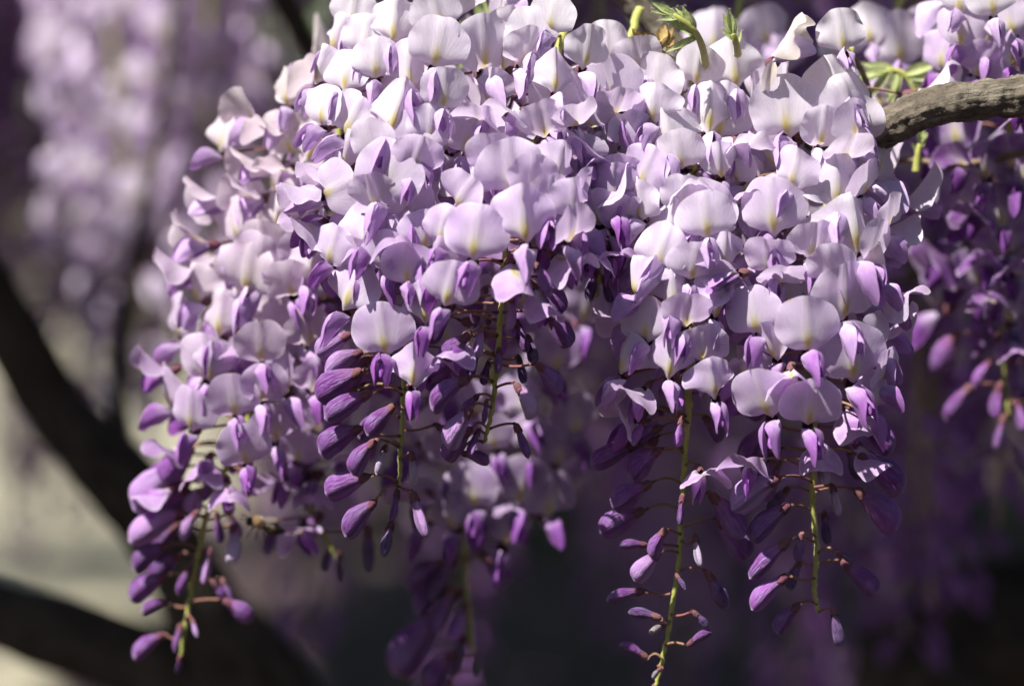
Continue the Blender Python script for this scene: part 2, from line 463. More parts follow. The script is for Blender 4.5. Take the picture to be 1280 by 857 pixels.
PALE, LILAC, VIOLET, DEEP = (0.86, 0.82, 0.88), (0.64, 0.46, 0.75), (0.38, 0.11, 0.50), (0.15, 0.022, 0.21)
def add_flower(rac, origin, attach, fwd, roll=0.0, sc=1.0, age=1.0, style='open'):
    """age 1 = old pale flower high on the raceme, 0 = just opening."""
    org = rac['_o']
    up = Matrix.Rotation(roll, 3, Vector(fwd)) @ Vector((0, 0, 1))
    pm = frame(fwd, up, Vector(origin) - Vector(org), sc)
    fl = obj('flower', rnd.choice(CALYX), rac['_e'], pm)
    pedicel(fl, pm, Vector(attach) - Vector(org), sc)
    j = U(-0.12, 0.12)
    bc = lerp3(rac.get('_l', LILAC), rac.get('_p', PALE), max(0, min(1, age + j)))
    pool = {'open': BANNER_OPEN, 'fold': BANNER_FOLD, 'half': BANNER_HALF, 'tight': BANNER_TIGHT}[style]
    if style in ('half', 'tight'): bc = lerp3(bc, VIOLET, 0.30 * (1 - age) + (0.15 if style == 'tight' else 0))
    bm = Matrix.Translation((0.0012, 0, 0.0008)) @ Matrix.Rotation(U(-0.08, 0.08), 4, 'X')
    obj('banner_petal', rnd.choice(pool), fl, bm, bc)
    wc = lerp3(lerp3(DEEP, VIOLET, 0.7), lerp3(LILAC, PALE, 0.25), max(0, min(0.95, age * 1.0 + U(-0.25, 0.2))))
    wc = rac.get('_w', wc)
    drop = U(-0.25, 0.25) + (0.35 if style in ('open', 'fold') else 0.0)
    yawj = U(-0.2, 0.2)
    for s in (-1, 1):
        wm = Matrix.Translation((0.0015, 0, -0.0008)) @ Matrix.Rotation(drop + U(-0.12, 0.12), 4, 'Y') @ Matrix.Rotation(s * U(-0.12, 0.06) + yawj, 4, 'Z')
        obj('wing_petal', rnd.choice(WING[s]), fl, wm, wc)
    km = Matrix.Translation((0.0015, 0, -0.0012)) @ Matrix.Rotation(drop + 0.1, 4, 'Y')
    obj('keel_petal', rnd.choice(KEEL), fl, km @ Matrix.Rotation(yawj, 4, 'Z'), lerp3(lerp3(DEEP, VIOLET, 0.5), wc, 0.5))
    return fl
def add_bud(rac, calyx, tip, attach, width=1.0, slim=False, color=None):
    org = Vector(rac['_o'])
    c, t = Vector(calyx), Vector(tip)
    f = (t - c); ln = f.length; f /= ln
    up = Vector((0, -0.25, 1)) if abs(f.z) < 0.88 else Vector((U(-0.6, 0.6), 1, 0))
    sc = ln / 0.0175
    me = rnd.choice(BUD_SLIM if slim else BUD)
    pm = frame(f, up, c - org + f * 0.001, sc)
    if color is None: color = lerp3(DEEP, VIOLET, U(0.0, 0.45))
    b = obj('bud', me, rac['_e'], pm, color)
    ca = obj('calyx', rnd.choice(CALYX), b, Matrix.Translation((0.0012, 0, 0)) @ Matrix.Scale(min(1.0, 0.85 / sc ** 0.4), 4))
    pedicel(b, pm @ Matrix.Translation((0.0012, 0, 0)), attach - org, sc)
    ch = [x for x in b.children if x.name.startswith('pedicel')]
    if ch: ch[-1].matrix_basis = Matrix.Translation((0.0012, 0, 0)) @ ch[-1].matrix_basis
    return b

class Raceme:
    """A hanging flower cluster: stem points are (px, py, Y)."""
    def __init__(self, stem, label, group=None, r0=0.0016):
        self.st = spline(stem, 12)
        self.w = [at(*p) + Vector((U(-1, 1), U(-1, 1), 0)) * 0.00035 for p in self.st]
        self.e = empty('wisteria_raceme', self.w[0])
        tag(self.e, label, 'flower cluster', group)
        o = self.w[0]
        n = len(self.w)
        rads = [r0 * (1 - 0.6 * i / (n - 1)) for i in range(n)]
        V, F, uv = tube_geo([p - o for p in self.w], rads, 8, bump=lambda p, a, s, r: 0.16 * r * noise.noise(p * 400) + 0.22 * r * max(0, math.sin(s * 900)) ** 6)
        obj('stem', mesh_of('stem', V, F, M_STEM, uv), self.e)
        self.d = {'_o': tuple(o), '_e': self.e}
        self.top, self.bot = self.st[0][1], self.st[-1][1]
    def on(self, py):
        best = min(range(len(self.st)), key=lambda i: abs(self.st[i][1] - py))
        return self.w[best], self.st[best]
    faded = None
    def age(self, py): return self.faded if self.faded is not None else max(0.0, min(1.0, 1.05 - 1.5 * (py - max(self.top, 0)) / (self.bot - max(self.top, 0))))
    def flowers(self, rows, R_=0.031):
        """rows: (px, py, d[, yaw, pitch, roll, style]) of banners seen in the photograph, facing the light."""
        for row in rows:
            px, py, d = row[:3]
            _, s = self.on(py)
            dx = (px - s[0]) * mpx(s[2])
            yaw = row[3] if len(row) > 3 and row[3] is not None else max(-70, min(70, dx / R_ * 45)) + U(-22, 22)
            pitch = row[4] if len(row) > 4 and row[4] is not None else U(-22, 10)
            roll = row[5] if len(row) > 5 and row[5] is not None else U(-16, 16) + yaw * 0.15
            style = row[6] if len(row) > 6 else ('open' if U(0, 1) < 0.76 else 'fold')
            Y = s[2] - math.sqrt(max(R_ * R_ - dx * dx, (0.35 * R_) ** 2)) + U(-0.004, 0.004)
            c = at(px, py, Y)
            sc = max(0.75, min(1.4, d * mpx(Y) / 0.0197))
            az = R(-90 + yaw); el = R(pitch)
            fwd = Vector((math.cos(az) * math.cos(el), math.sin(az) * math.cos(el), math.sin(el)))
            up = Matrix.Rotation(R(roll), 3, fwd) @ Vector((0, 0, 1))
            rot = frame(fwd, up, Vector(), sc)
            origin = c - (rot @ Vector((0.0035, 0, 0.0105)))
            att, _ = self.on(py + d * 0.2)
            add_flower(self.d, origin, att, fwd, R(roll), sc, self.age(py), style)
    def fill(self, n, py0, py1, rmin=0.012, rmax=0.026, az=(0, 360), half=0.15):
        """Flowers of the hidden back and depth of the cluster, spiralled round the stem."""
        for i in range(n):
            py = py0 + (py1 - py0) * (i + U(0, 1)) / n
            att, s = self.on(py)
            a = R(az[0] + ((i * 137.5 + U(-25, 25)) % (az[1] - az[0])))
            rr = U(rmin, rmax) * (1.0 if py < 350 else 0.85)
            face = a
            # most flowers turn somewhat towards the open, sunny side
            tgt = R(-100); dlt = (tgt - a + math.pi) % (2 * math.pi) - math.pi
            face = a + dlt * 0.25
            el = R(U(-32, 2))
            fwd = Vector((math.cos(face) * math.cos(el), math.sin(face) * math.cos(el), math.sin(el)))
            org = att + Vector((math.cos(a) * rr, math.sin(a) * rr, U(-0.003, 0.004)))
            st = 'half' if U(0, 1) < half else ('open' if U(0, 1) < 0.8 else 'fold')
            add_flower(self.d, org, att - Vector((0, 0, U(-0.004, 0.004))), fwd, R(U(-25, 25)), U(0.85, 1.08), self.age(py), st)
    def buds(self, rows):
        """rows: (calyx px, py, tip px, py[, opts])"""
        for row in rows:
            cx, cy, tx, ty = row[:4]; op = row[4] if len(row) > 4 else {}
            att, s = self.on(min(self.bot, cy + op.get('da', U(-2, 8))))
            dy = op.get('y', U(-0.012, 0.004))
            Yc = s[2] + dy
            c = at(cx, cy, Yc); t = at(tx, ty, Yc + op.get('dt', U(-0.006, 0.003)))
            add_bud(self.d, c, t, att, slim=op.get('slim', False), color=op.get('c'))
    def fill_buds(self, n, py0, py1, az=(20, 160), ln=(0.013, 0.018), r=(0.010, 0.02)):
        for i in range(n):
            py = py0 + (py1 - py0) * (i + 0.5) / n
            att, s = self.on(py)
            a = R(az[0] + (i * 137.5) % (az[1] - az[0]))
            h = Vector((math.cos(a), math.sin(a), 0))
            c = att + h * U(*r) + Vector((0, 0, U(-0.002, 0.004)))
            t = c + (h * U(0.5, 1) + Vector((0, 0, U(-1.1, -0.4)))).normalized() * U(*ln)
            add_bud(self.d, c, t, att)

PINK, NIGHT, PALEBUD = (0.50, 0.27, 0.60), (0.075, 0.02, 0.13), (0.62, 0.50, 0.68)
FG = 'sharp wisteria clusters in bloom'
# A: the cluster whose green stem shows bare in the middle of the mass
A = Raceme([(712, 20, .02), (690, 90, .012), (672, 155, .006), (650, 235, -.008), (633, 300, -.024), (624, 420, -.026), (615, 510, -.022), (605, 552, -.02)],
           'wisteria cluster with bare green stem between dense pale flowers and purple buds')
A.flowers([(629, 66, 55, -40, -20, -20), (693, 90, 58, 10, -5, 5, 'fold'), (609, 113, 55, -30, -30), (665, 35, 58, 10, 0), (690, 16, 44), (640, 120, 50, -50, -35, -10, 'half'),
           (587, 163, 68, -20, -8, -14), (560, 165, 54, -25, -10, -10), (639, 208, 74, 5, -10, 4), (581, 243, 62, -45, -15, -50), (602, 225, 52, -30, -20, -40),
           (700, 206, 64, 25, -20), (718, 250, 56, 40, -20, 10), (656, 270, 80, 6, -12, 4, 'fold'), (594, 292, 74, -6, -8, -8), (553, 283, 50, -30, -10, -14),
           (562, 354, 62, -14, -8, -14), (526, 381, 54, -10, -14, 10), (720, 145, 50, 30, -50), (735, 60, 46, 30, -10), (676, 150, 50, 5, -30), (612, 190, 50, 0, -25),
           (716, 282, 50, 45, -30, 20), (690, 245, 54, 30, -20), (668, 222, 48, 15, -30), (545, 322, 44, -40, -25), (606, 130, 48, -20, -25, -20, 'half'), (660, 62, 44, 15, -30)])
A.flowers([(688, 352, 46, 40, -55, 0, 'tight'), (650, 322, 42, 20, -60, 0, 'tight'), (566, 408, 52, -30, -40, 0, 'tight'), (705, 305, 50, 50, -40, 20, 'half')], 0.022)
A.fill(12, 90, 290, 0.010, 0.022)
A.fill(11, 110, 330, 0.014, 0.026, az=(0, 180))
A.buds([(581, 474, 536, 503), (575, 446, 526, 469), (598, 493, 577, 517), (588, 512, 554, 556, {'c': PINK}), (588, 536, 552, 571), (599, 536, 586, 567), (577, 566, 611, 574, {'y': .008}),
        (608, 500, 605, 528, {'slim': True}), (645, 480, 671, 518, {'c': (0.55, 0.34, 0.62)}), (645, 531, 661, 571, {'slim': True}), (672, 455, 702, 488), (683, 391, 717, 430), (640, 370, 639, 410, {'c': PINK, 'y': -.006}),
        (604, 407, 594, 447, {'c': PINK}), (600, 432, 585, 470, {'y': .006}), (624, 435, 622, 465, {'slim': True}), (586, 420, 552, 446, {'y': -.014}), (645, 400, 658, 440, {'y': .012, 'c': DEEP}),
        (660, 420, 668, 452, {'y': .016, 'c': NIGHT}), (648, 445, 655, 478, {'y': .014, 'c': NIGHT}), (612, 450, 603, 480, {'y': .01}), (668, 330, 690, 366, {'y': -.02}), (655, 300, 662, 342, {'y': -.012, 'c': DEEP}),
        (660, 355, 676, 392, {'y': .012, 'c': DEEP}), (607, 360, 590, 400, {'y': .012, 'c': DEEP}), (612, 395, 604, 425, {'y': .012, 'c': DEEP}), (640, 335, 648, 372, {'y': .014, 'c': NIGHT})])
A.fill_buds(5, 340, 460)

# B: its neighbour, a fat cluster with short bud tip
B = Raceme([(585, -40, .03), (560, 40, .018), (540, 140, .006), (530, 225, .0), (518, 330, -.004), (508, 440, -.006), (502, 530, -.006), (499, 607, -.006)],
           'fat wisteria cluster whose lowest bud hangs alone under a short bare green tip')
B.flowers([(417, 41, 48, -30, -5, -16), (457, 44, 56, -15, -5, -10), (490, 25, 62, -5, -8, 0), (546, 52, 68, 5, -5, -6), (396, 80, 50, -45, -5, -16), (434, 88, 56, -20, 5, -8), (471, 74, 52, -5, -15),
           (510, 83, 72, 0, -10, 2), (404, 131, 54, -40, 0, -12), (440, 145, 62, -30, -5, -30), (496, 134, 78, -8, -2, -16), (487, 213, 80, -14, -5, -20), (423, 235, 66, -35, -10, -70), (556, 110, 54, 15, -10),
           (540, 158, 50, 12, -20), (461, 280, 70, -18, 8, -8), (416, 305, 54, -35, -5, -20), (440, 357, 70, -30, 0, -24), (508, 330, 52, 0, -14, 0), (479, 412, 70, -4, -8, 4), (514, 458, 58, 0, -8, 4),
           (440, 12, 50, -20, -5), (545, 12, 50, 8, -5), (463, 176, 56, -20, -20), (510, 250, 54, 0, -25), (465, 240, 50, -20, -30), (530, 290, 46, 14, -20), (480, 316, 50, -10, -25), (430, 190, 52, -40, -20),
           (500, 285, 50, -10, -30, 0, 'half'), (448, 318, 46, -40, -30), (520, 195, 52, 5, -25)])
B.flowers([(388, 262, 50, -60, -35, -20, 'half'), (405, 272, 46, -50, -50, 0, 'tight'), (380, 215, 46, -70, -40, 0, 'half'), (405, 195, 50, -60, -40, 0, 'half'), (462, 300, 44, -30, -45, 0, 'half'), (540, 430, 46, 30, -50, 0, 'half')], 0.026)
B.fill(16, -20, 320, 0.010, 0.022)
B.fill(13, 60, 400, 0.014, 0.026, az=(0, 180))
B.buds([(461, 492, 404, 520, {'y': -.012}), (450, 464, 393, 495, {'y': -.008}), (450, 535, 396, 559), (492, 507, 457, 541, {'y': -.014}), (468, 551, 435, 588, {'y': -.012}), (459, 595, 405, 613, {'y': -.008}),
        (468, 627, 427, 665, {'y': -.008}), (513, 486, 511, 526, {'y': -.016, 'dt': -.004}), (482, 557, 470, 591, {'slim': True, 'c': PALEBUD}), (497, 612, 490, 650, {'slim': True}), (489, 652, 479, 696, {'slim': True, 'c': NIGHT}),
        (514, 566, 518, 606, {'slim': True, 'c': PALEBUD}), (516, 616, 533, 672, {'slim': True, 'c': PINK}), (451, 440, 405, 462, {'c': PINK}), (484, 432, 474, 470, {'y': -.018}), (437, 418, 394, 440, {'c': PINK, 'y': 0}),
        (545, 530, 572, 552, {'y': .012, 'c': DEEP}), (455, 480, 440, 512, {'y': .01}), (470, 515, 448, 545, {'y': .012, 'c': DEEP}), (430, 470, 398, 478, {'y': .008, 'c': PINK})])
B.fill_buds(3, 430, 500)

# G: short cluster tucked between A and C
G = Raceme([(800, 10, .03), (780, 80, .022), (768, 160, .014), (758, 250, .008), (750, 330, .006), (746, 372, .008)],
           'short wisteria cluster tucked in deep between two longer ones, purple undersides showing')
G.flowers([(756, 56, 60, 4, 0, 4), (797, 70, 46, 10, -25), (772, 131, 58, 10, -60, 0), (736, 146, 52, -20, -50, 0), (747, 185, 58, 0, -50, 0, 'half'), (714, 190, 52, -40, -20), (808, 212, 62, -40, -5, -30), (772, 215, 52, 10, -30),
           (730, 215, 56, -20, -25), (745, 262, 56, 0, -30), (782, 270, 52, 20, -30), (770, 300, 50, 10, -45, 0, 'half'), (735, 300, 46, -10, -50, 0, 'half'), (790, 165, 52, 20, -30), (752, 100, 50, 0, -35), (720, 110, 44, -20, -20)], 0.028)
G.fill(14, 110, 300, 0.010, 0.025)
G.buds([(752, 300, 742, 338, {'c': DEEP}), (765, 310, 775, 345, {'c': DEEP}), (745, 340, 735, 372, {'c': NIGHT}), (755, 345, 762, 378, {'c': NIGHT}), (728, 318, 712, 345, {'c': DEEP})])

# C: long cluster with the longest tail of buds
C = Raceme([(858, 60, .03), (868, 120, .02), (868, 200, .01), (866, 320, .0), (863, 430, -.005), (860, 520, -.006), (853, 614, -.006), (848, 706, -.006), (832, 806, -.006), (818, 862, -.006)],
           'wisteria cluster with the longest bud tail, spaced along bare yellow-green stem to tiny tips')
C.flowers([(822, 97, 64, -16, -6, -16), (872, 83, 54, -14, -20, -8), (919, 79, 70, 5, -10, 6, 'fold'), (890, 135, 70, 0, -6, -4), (833, 163, 70, -14, -10, 10), (836, 285, 74, -18, -6, -16), (883, 270, 64, 0, -12, 6),
           (825, 310, 66, -24, -8, -14), (841, 359, 70, -4, -12, 6), (809, 398, 64, -24, -10, -8), (838, 447, 64, -8, -14, -4), (878, 430, 58, 8, -28, 4), (894, 474, 56, 14, -16, 12), (776, 443, 60, -50, -10, -20),
           (789, 346, 56, -60, -10, 10), (900, 205, 54, 10, -35), (870, 215, 52, 0, -40, 0, 'half'), (855, 245, 52, -10, -30), (905, 318, 52, 10, -30), (868, 330, 52, 4, -30), (800, 250, 54, -40, -15), (812, 130, 50, -30, -20),
           (862, 390, 50, 10, -35), (900, 375, 50, 20, -30), (848, 190, 54, -10, -25), (792, 470, 48, -40, -40, 0, 'half'), (930, 160, 56, 20, -35, 0, 'half')])
C.flowers([(907, 334, 60, -80, -12, 75, 'tight'), (792, 508, 54, -60, -14, -30, 'half'), (880, 575, 46, 10, -40, 0, 'half'), (905, 445, 50, 30, -40, 0, 'half')], 0.022)
C.fill(12, 130, 400, 0.010, 0.021)
C.fill(12, 150, 480, 0.012, 0.025, az=(0, 180))
C.buds([(794, 556, 737, 578, {'y': -.004}), (824, 562, 785, 593), (812, 604, 763, 631), (803, 638, 747, 662), (832, 661, 811, 693, {'y': -.014}), (808, 681, 774, 679, {'slim': True}), (824, 690, 791, 723, {'c': PINK}),
        (853, 619, 850, 655, {'y': -.014, 'slim': True}), (804, 738, 758, 746, {'slim': True}), (868, 669, 875, 707, {'slim': True, 'c': PALEBUD}), (884, 715, 910, 760, {'slim': True, 'c': NIGHT}), (845, 717, 856, 734, {'slim': True, 'c': NIGHT, 'y': -.01}),
        (825, 772, 787, 762, {'slim': True, 'c': NIGHT}), (831, 781, 813, 789, {'slim': True, 'c': (0.4, 0.35, 0.3)}), (866, 763, 885, 783, {'slim': True, 'c': NIGHT}), (860, 806, 886, 787, {'slim': True}), (809, 822, 778, 802, {'slim': True}),
        (828, 833, 816, 845, {'slim': True, 'c': (0.4, 0.35, 0.35)}), (818, 855, 811, 872, {'slim': True}), (890, 618, 932, 671, {'c': DEEP}), (898, 650, 939, 697), (826, 534, 780, 552, {'y': .004}), (806, 528, 790, 552, {'c': VIOLET}),
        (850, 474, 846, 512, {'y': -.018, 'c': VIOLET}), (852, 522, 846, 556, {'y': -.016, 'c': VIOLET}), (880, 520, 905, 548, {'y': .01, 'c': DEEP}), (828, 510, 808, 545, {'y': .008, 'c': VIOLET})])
C.fill_buds(3, 480, 560)

# D: the cluster nearest the branch
D = Raceme([(1062, 60, .03), (1052, 120, .02), (1040, 200, .008), (1026, 330, .0), (1020, 450, -.005), (1018, 555, -.006), (1016, 632, -.006), (1021, 688, -.006), (1018, 732, -.006), (1023, 764, -.006)],
           'broad wisteria cluster beside the bark-covered branch, large pale petals, forked bud tip')
D.flowers([(983, 132, 82, -10, -4, 2), (1045, 99, 70, 10, -4, 22), (1058, 122, 62, 25, -6, 22), (1066, 150, 50, 40, -10, 24), (966, 259, 76, -14, -8, 2), (994, 210, 54, -40, -10, -20), (1045, 227, 76, 10, -8, 6), (1070, 282, 84, 22, -8, 10),
           (940, 388, 66, -20, -6, 12), (1009, 405, 76, 0, -8, 4), (1065, 441, 80, 16, -8, 8), (951, 494, 70, -16, -20, 16), (1012, 503, 68, 4, -20, 2), (1058, 364, 76, 16, -10, 2), (1101, 418, 58, 50, -10, 14), (1094, 490, 58, 40, -14, 4),
           (927, 452, 52, -60, -20, -30), (1117, 360, 56, 70, -30, 40, 'half'), (1082, 225, 48, 50, -25, 30), (1062, 185, 58, 20, -50, 0), (960, 320, 56, -14, -30), (976, 345, 54, 0, -60, 0), (922, 296, 54, -30, -40, 0, 'half'), (1015, 300, 56, 4, -28),
           (920, 205, 54, -40, -20), (945, 220, 50, -20, -45, 0, 'half'), (1030, 160, 56, 10, -20), (1095, 300, 60, 50, -16), (1115, 270, 54, 65, -25, 20), (1108, 330, 56, 60, -20), (990, 450, 50, -4, -45, 0, 'half'), (938, 562, 62, -20, -30, -10, 'half'),
           (1040, 330, 54, 10, -35), (960, 430, 48, -20, -30), (1050, 40, 50, 4, -4), (1105, 460, 54, 55, -20)], 0.034)
D.flowers([(1028, 545, 46, 0, -60, 0, 'tight'), (1092, 545, 54, 60, -45, 20, 'tight'), (1075, 500, 46, 30, -50, 0, 'tight')], 0.022)
D.fill(14, 120, 420, 0.010, 0.024)
D.fill(14, 140, 500, 0.014, 0.028, az=(0, 180))
D.buds([(972, 598, 910, 630, {'y': -.014, 'c': (0.42, 0.26, 0.60)}), (985, 632, 935, 669), (984, 676, 934, 720, {'slim': True}), (1001, 667, 997, 700), (983, 720, 935, 756, {'c': VIOLET}), (998, 755, 967, 787), (1042, 761, 1050, 808, {'c': NIGHT}),
        (1054, 702, 1100, 739), (1071, 613, 1128, 656), (1075, 570, 1135, 608, {'c': DEEP}), (1041, 606, 1047, 643, {'c': PALEBUD}), (1029, 566, 1031, 604, {'c': PALEBUD, 'y': -.014}), (1072, 528, 1121, 556), (1060, 560, 1075, 598, {'y': .01, 'c': NIGHT}),
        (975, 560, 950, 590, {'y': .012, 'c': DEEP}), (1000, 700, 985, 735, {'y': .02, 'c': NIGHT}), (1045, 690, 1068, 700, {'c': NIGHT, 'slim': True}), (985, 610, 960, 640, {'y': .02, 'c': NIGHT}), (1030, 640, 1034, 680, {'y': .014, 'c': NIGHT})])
D.fill_buds(4, 500, 600)

# E: soft cluster set a hand's breadth behind, leaning
E = Raceme([(470, 20, .075), (440, 110, .07), (405, 230, .066), (360, 380, .062), (312, 520, .06), (266, 620, .06), (247, 698, .06), (236, 757, .06), (224, 832, .06)],
           'long leaning wisteria cluster, creamy faded petals above and pinkish violet buds at tip')
E.d['_p'] = (0.88, 0.83, 0.76)
E.flowers([(277, 166, 52, -50, 0, -20), (317, 186, 50, -60, -20, 20, 'half'), (340, 138, 50, -40, -30, 0, 'half'), (352, 192, 50, -30, -30, 0, 'half'), (270, 230, 60, -75, -10, 30, 'half'), (310, 225, 56, -60, -20, 20, 'half'), (250, 277, 60, -75, -5, 20, 'half'),
           (290, 275, 60, -60, -10, 20), (228, 313, 54, -75, -20, 0, 'half'), (308, 335, 72, -20, -14, -10), (273, 392, 66, -25, -6, -6), (222, 398, 60, -55, -10, -20), (255, 447, 66, -20, -12, -6), (326, 428, 58, 10, -14), (208, 484, 60, -60, -10, -14),
           (237, 513, 62, -30, -14, -10), (262, 455, 54, -10, -20), (292, 494, 62, 0, -16, 4), (305, 557, 62, 10, -20, 10), (345, 262, 60, -20, -20), (330, 300, 56, -20, -30), (380, 310, 56, 10, -20), (360, 350, 56, 10, -25), (372, 250, 56, 0, -20),
           (390, 180, 56, -10, -20), (355, 110, 48, -20, -10), (385, 410, 56, 30, -20), (362, 470, 60, 40, -20), (330, 480, 56, 20, -20), (345, 530, 58, 30, -20), (240, 355, 56, -50, -20), (200, 440, 48, -70, -20, 0, 'half'), (390, 330, 56, 10, -10), (420, 440, 54, 30, -25), (395, 470, 52, 30, -30)], 0.036)
E.flowers([(215, 545, 54, -50, -30, -10, 'half'), (250, 560, 50, -20, -40, 0, 'tight'), (195, 590, 54, -70, -25, 0, 'tight'), (285, 590, 50, 10, -40, 0, 'tight')], 0.026)
E.fill(22, 60, 480, 0.014, 0.03)
E.fill(14, 200, 540, 0.014, 0.03, az=(0, 180))
E.buds([(210, 680, 163, 704), (208, 717, 158, 743), (211, 752, 178, 758), (204, 793, 165, 816), (228, 586, 158, 626, {'c': PINK}), (238, 614, 190, 641), (228, 640, 157, 670, {'c': PINK}), (291, 657, 293, 705, {'c': PALEBUD}), (262, 686, 254, 729, {'slim': True, 'c': PINK}),
        (238, 708, 221, 741, {'slim': True}), (281, 750, 316, 773), (277, 722, 291, 752), (240, 774, 246, 793, {'slim': True, 'c': PINK}), (226, 780, 218, 812, {'slim': True}), (225, 819, 222, 839, {'slim': True, 'c': DEEP}), (262, 590, 257, 624, {'y': -.015}),
        (240, 560, 200, 600), (300, 585, 310, 620), (230, 600, 200, 618, {'y': .01, 'c': DEEP}), (285, 640, 302, 668, {'slim': True}), (222, 655, 182, 690, {'y': .008}), (245, 640, 225, 672, {'c': PINK}), (232, 570, 182, 612), (255, 610, 232, 640, {'c': PINK}), (275, 605, 290, 640), (225, 690, 185, 722, {'y': .01, 'c': DEEP}), (265, 725, 282, 748, {'slim': True}), (270, 640, 275, 676, {'c': DEEP})])
E.fill_buds(3, 560, 650)

# F: shaded tip between E and B, where the bee feeds
Fc = Raceme([(470, 60, .10), (450, 200, .095), (420, 380, .09), (385, 520, .085), (372, 600, .08), (400, 660, .08), (424, 700, .08)],
            'shaded dark violet cluster tip behind the bee, half hidden by leaning cluster')
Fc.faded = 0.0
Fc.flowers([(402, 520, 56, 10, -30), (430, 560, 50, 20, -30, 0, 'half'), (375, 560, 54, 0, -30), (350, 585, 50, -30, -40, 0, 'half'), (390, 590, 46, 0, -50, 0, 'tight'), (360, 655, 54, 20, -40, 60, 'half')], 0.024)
Fc.fill(26, 100, 560, 0.012, 0.03)
Fc.buds([(395, 570, 350, 598, {'c': NIGHT}), (405, 590, 368, 610, {'c': NIGHT}), (402, 642, 370, 676, {'c': DEEP}), (345, 650, 330, 690, {'c': DEEP}), (420, 600, 400, 630, {'c': DEEP}), (424, 690, 424, 726, {'c': NIGHT, 'slim': True}), (412, 685, 404, 712, {'c': NIGHT}), (460, 660, 462, 712, {'c': NIGHT, 'slim': True})])

# H: shade-coloured cluster behind A and B with an outlined bare tip
H = Raceme([(690, 120, .13), (660, 300, .12), (620, 450, .11), (590, 600, .105), (582, 700, .105), (588, 780, .105), (593, 838, .105)],
           'shade-coloured wisteria cluster deep behind, dark plum buds along thin green tip at its foot')
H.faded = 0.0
H.d['_l'], H.d['_w'] = (0.42, 0.29, 0.52), (0.20, 0.05, 0.30)  # shade painted in: darker petals and wings, since sun still reaches this cluster
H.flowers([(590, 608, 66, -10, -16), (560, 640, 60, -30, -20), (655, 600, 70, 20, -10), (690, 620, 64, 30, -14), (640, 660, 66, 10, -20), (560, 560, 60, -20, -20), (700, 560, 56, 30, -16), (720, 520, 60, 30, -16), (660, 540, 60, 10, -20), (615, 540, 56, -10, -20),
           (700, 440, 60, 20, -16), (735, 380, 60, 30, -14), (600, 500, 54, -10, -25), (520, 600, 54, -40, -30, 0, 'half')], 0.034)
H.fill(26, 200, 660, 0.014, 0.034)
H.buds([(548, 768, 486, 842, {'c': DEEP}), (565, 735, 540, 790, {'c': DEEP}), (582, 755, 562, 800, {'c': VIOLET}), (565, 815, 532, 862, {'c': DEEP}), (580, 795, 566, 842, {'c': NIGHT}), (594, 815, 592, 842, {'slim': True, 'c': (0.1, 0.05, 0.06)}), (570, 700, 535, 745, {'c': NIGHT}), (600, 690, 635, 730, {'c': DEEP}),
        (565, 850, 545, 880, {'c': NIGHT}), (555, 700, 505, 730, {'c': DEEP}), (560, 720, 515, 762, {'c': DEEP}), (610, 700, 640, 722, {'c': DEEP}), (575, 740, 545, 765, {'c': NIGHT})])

# J: shade-coloured cascade under the branch; K: bright cluster in front of it
J = Raceme([(1262, 118, .06), (1264, 220, .085), (1258, 330, .10), (1252, 430, .10), (1262, 520, .10)],
           'shade-coloured purple wisteria cluster hanging straight down from underside of bark-covered branch')
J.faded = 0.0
J.d['_l'], J.d['_w'] = (0.27, 0.11, 0.40), (0.15, 0.03, 0.22)  # petal and wing colours deepened to stand in for the branch's shade
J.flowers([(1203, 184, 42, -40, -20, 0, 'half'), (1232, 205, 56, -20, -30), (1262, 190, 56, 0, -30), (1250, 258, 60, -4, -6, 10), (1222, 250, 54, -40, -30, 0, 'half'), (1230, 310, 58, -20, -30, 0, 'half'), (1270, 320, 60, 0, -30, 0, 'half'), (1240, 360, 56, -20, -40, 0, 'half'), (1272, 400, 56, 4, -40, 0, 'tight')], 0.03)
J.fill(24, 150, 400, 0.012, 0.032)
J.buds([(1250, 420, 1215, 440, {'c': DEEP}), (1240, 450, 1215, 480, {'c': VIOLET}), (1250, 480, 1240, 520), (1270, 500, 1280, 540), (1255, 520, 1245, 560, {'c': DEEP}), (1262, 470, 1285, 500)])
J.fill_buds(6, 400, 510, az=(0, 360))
K = Raceme([(1290, -90, .035), (1275, -30, .04), (1262, 10, .045), (1262, 40, .05), (1265, 66, .052)],
           'bright wisteria flowers spilling over the top of the bark-covered branch')
K.flowers([(1177, 62, 56, -50, 0, -6), (1205, 30, 62, -20, -4, -10), (1262, 20, 56, 0, 0), (1268, 58, 64, 0, -6, 0), (1232, 76, 58, -10, -30, -30), (1236, 40, 50, 0, -20), (1276, 108, 44, -20, -40), (1200, -8, 54), (1240, -6, 54, 0, 0), (1280, 128, 40, -20, -50, 0, 'half')], 0.03)
K.fill(12, -80, 20, 0.012, 0.03, az=(0, 180))
K.buds([(1205, 78, 1182, 92, {'c': VIOLET}), (1275, 120, 1280, 150, {'c': VIOLET})])

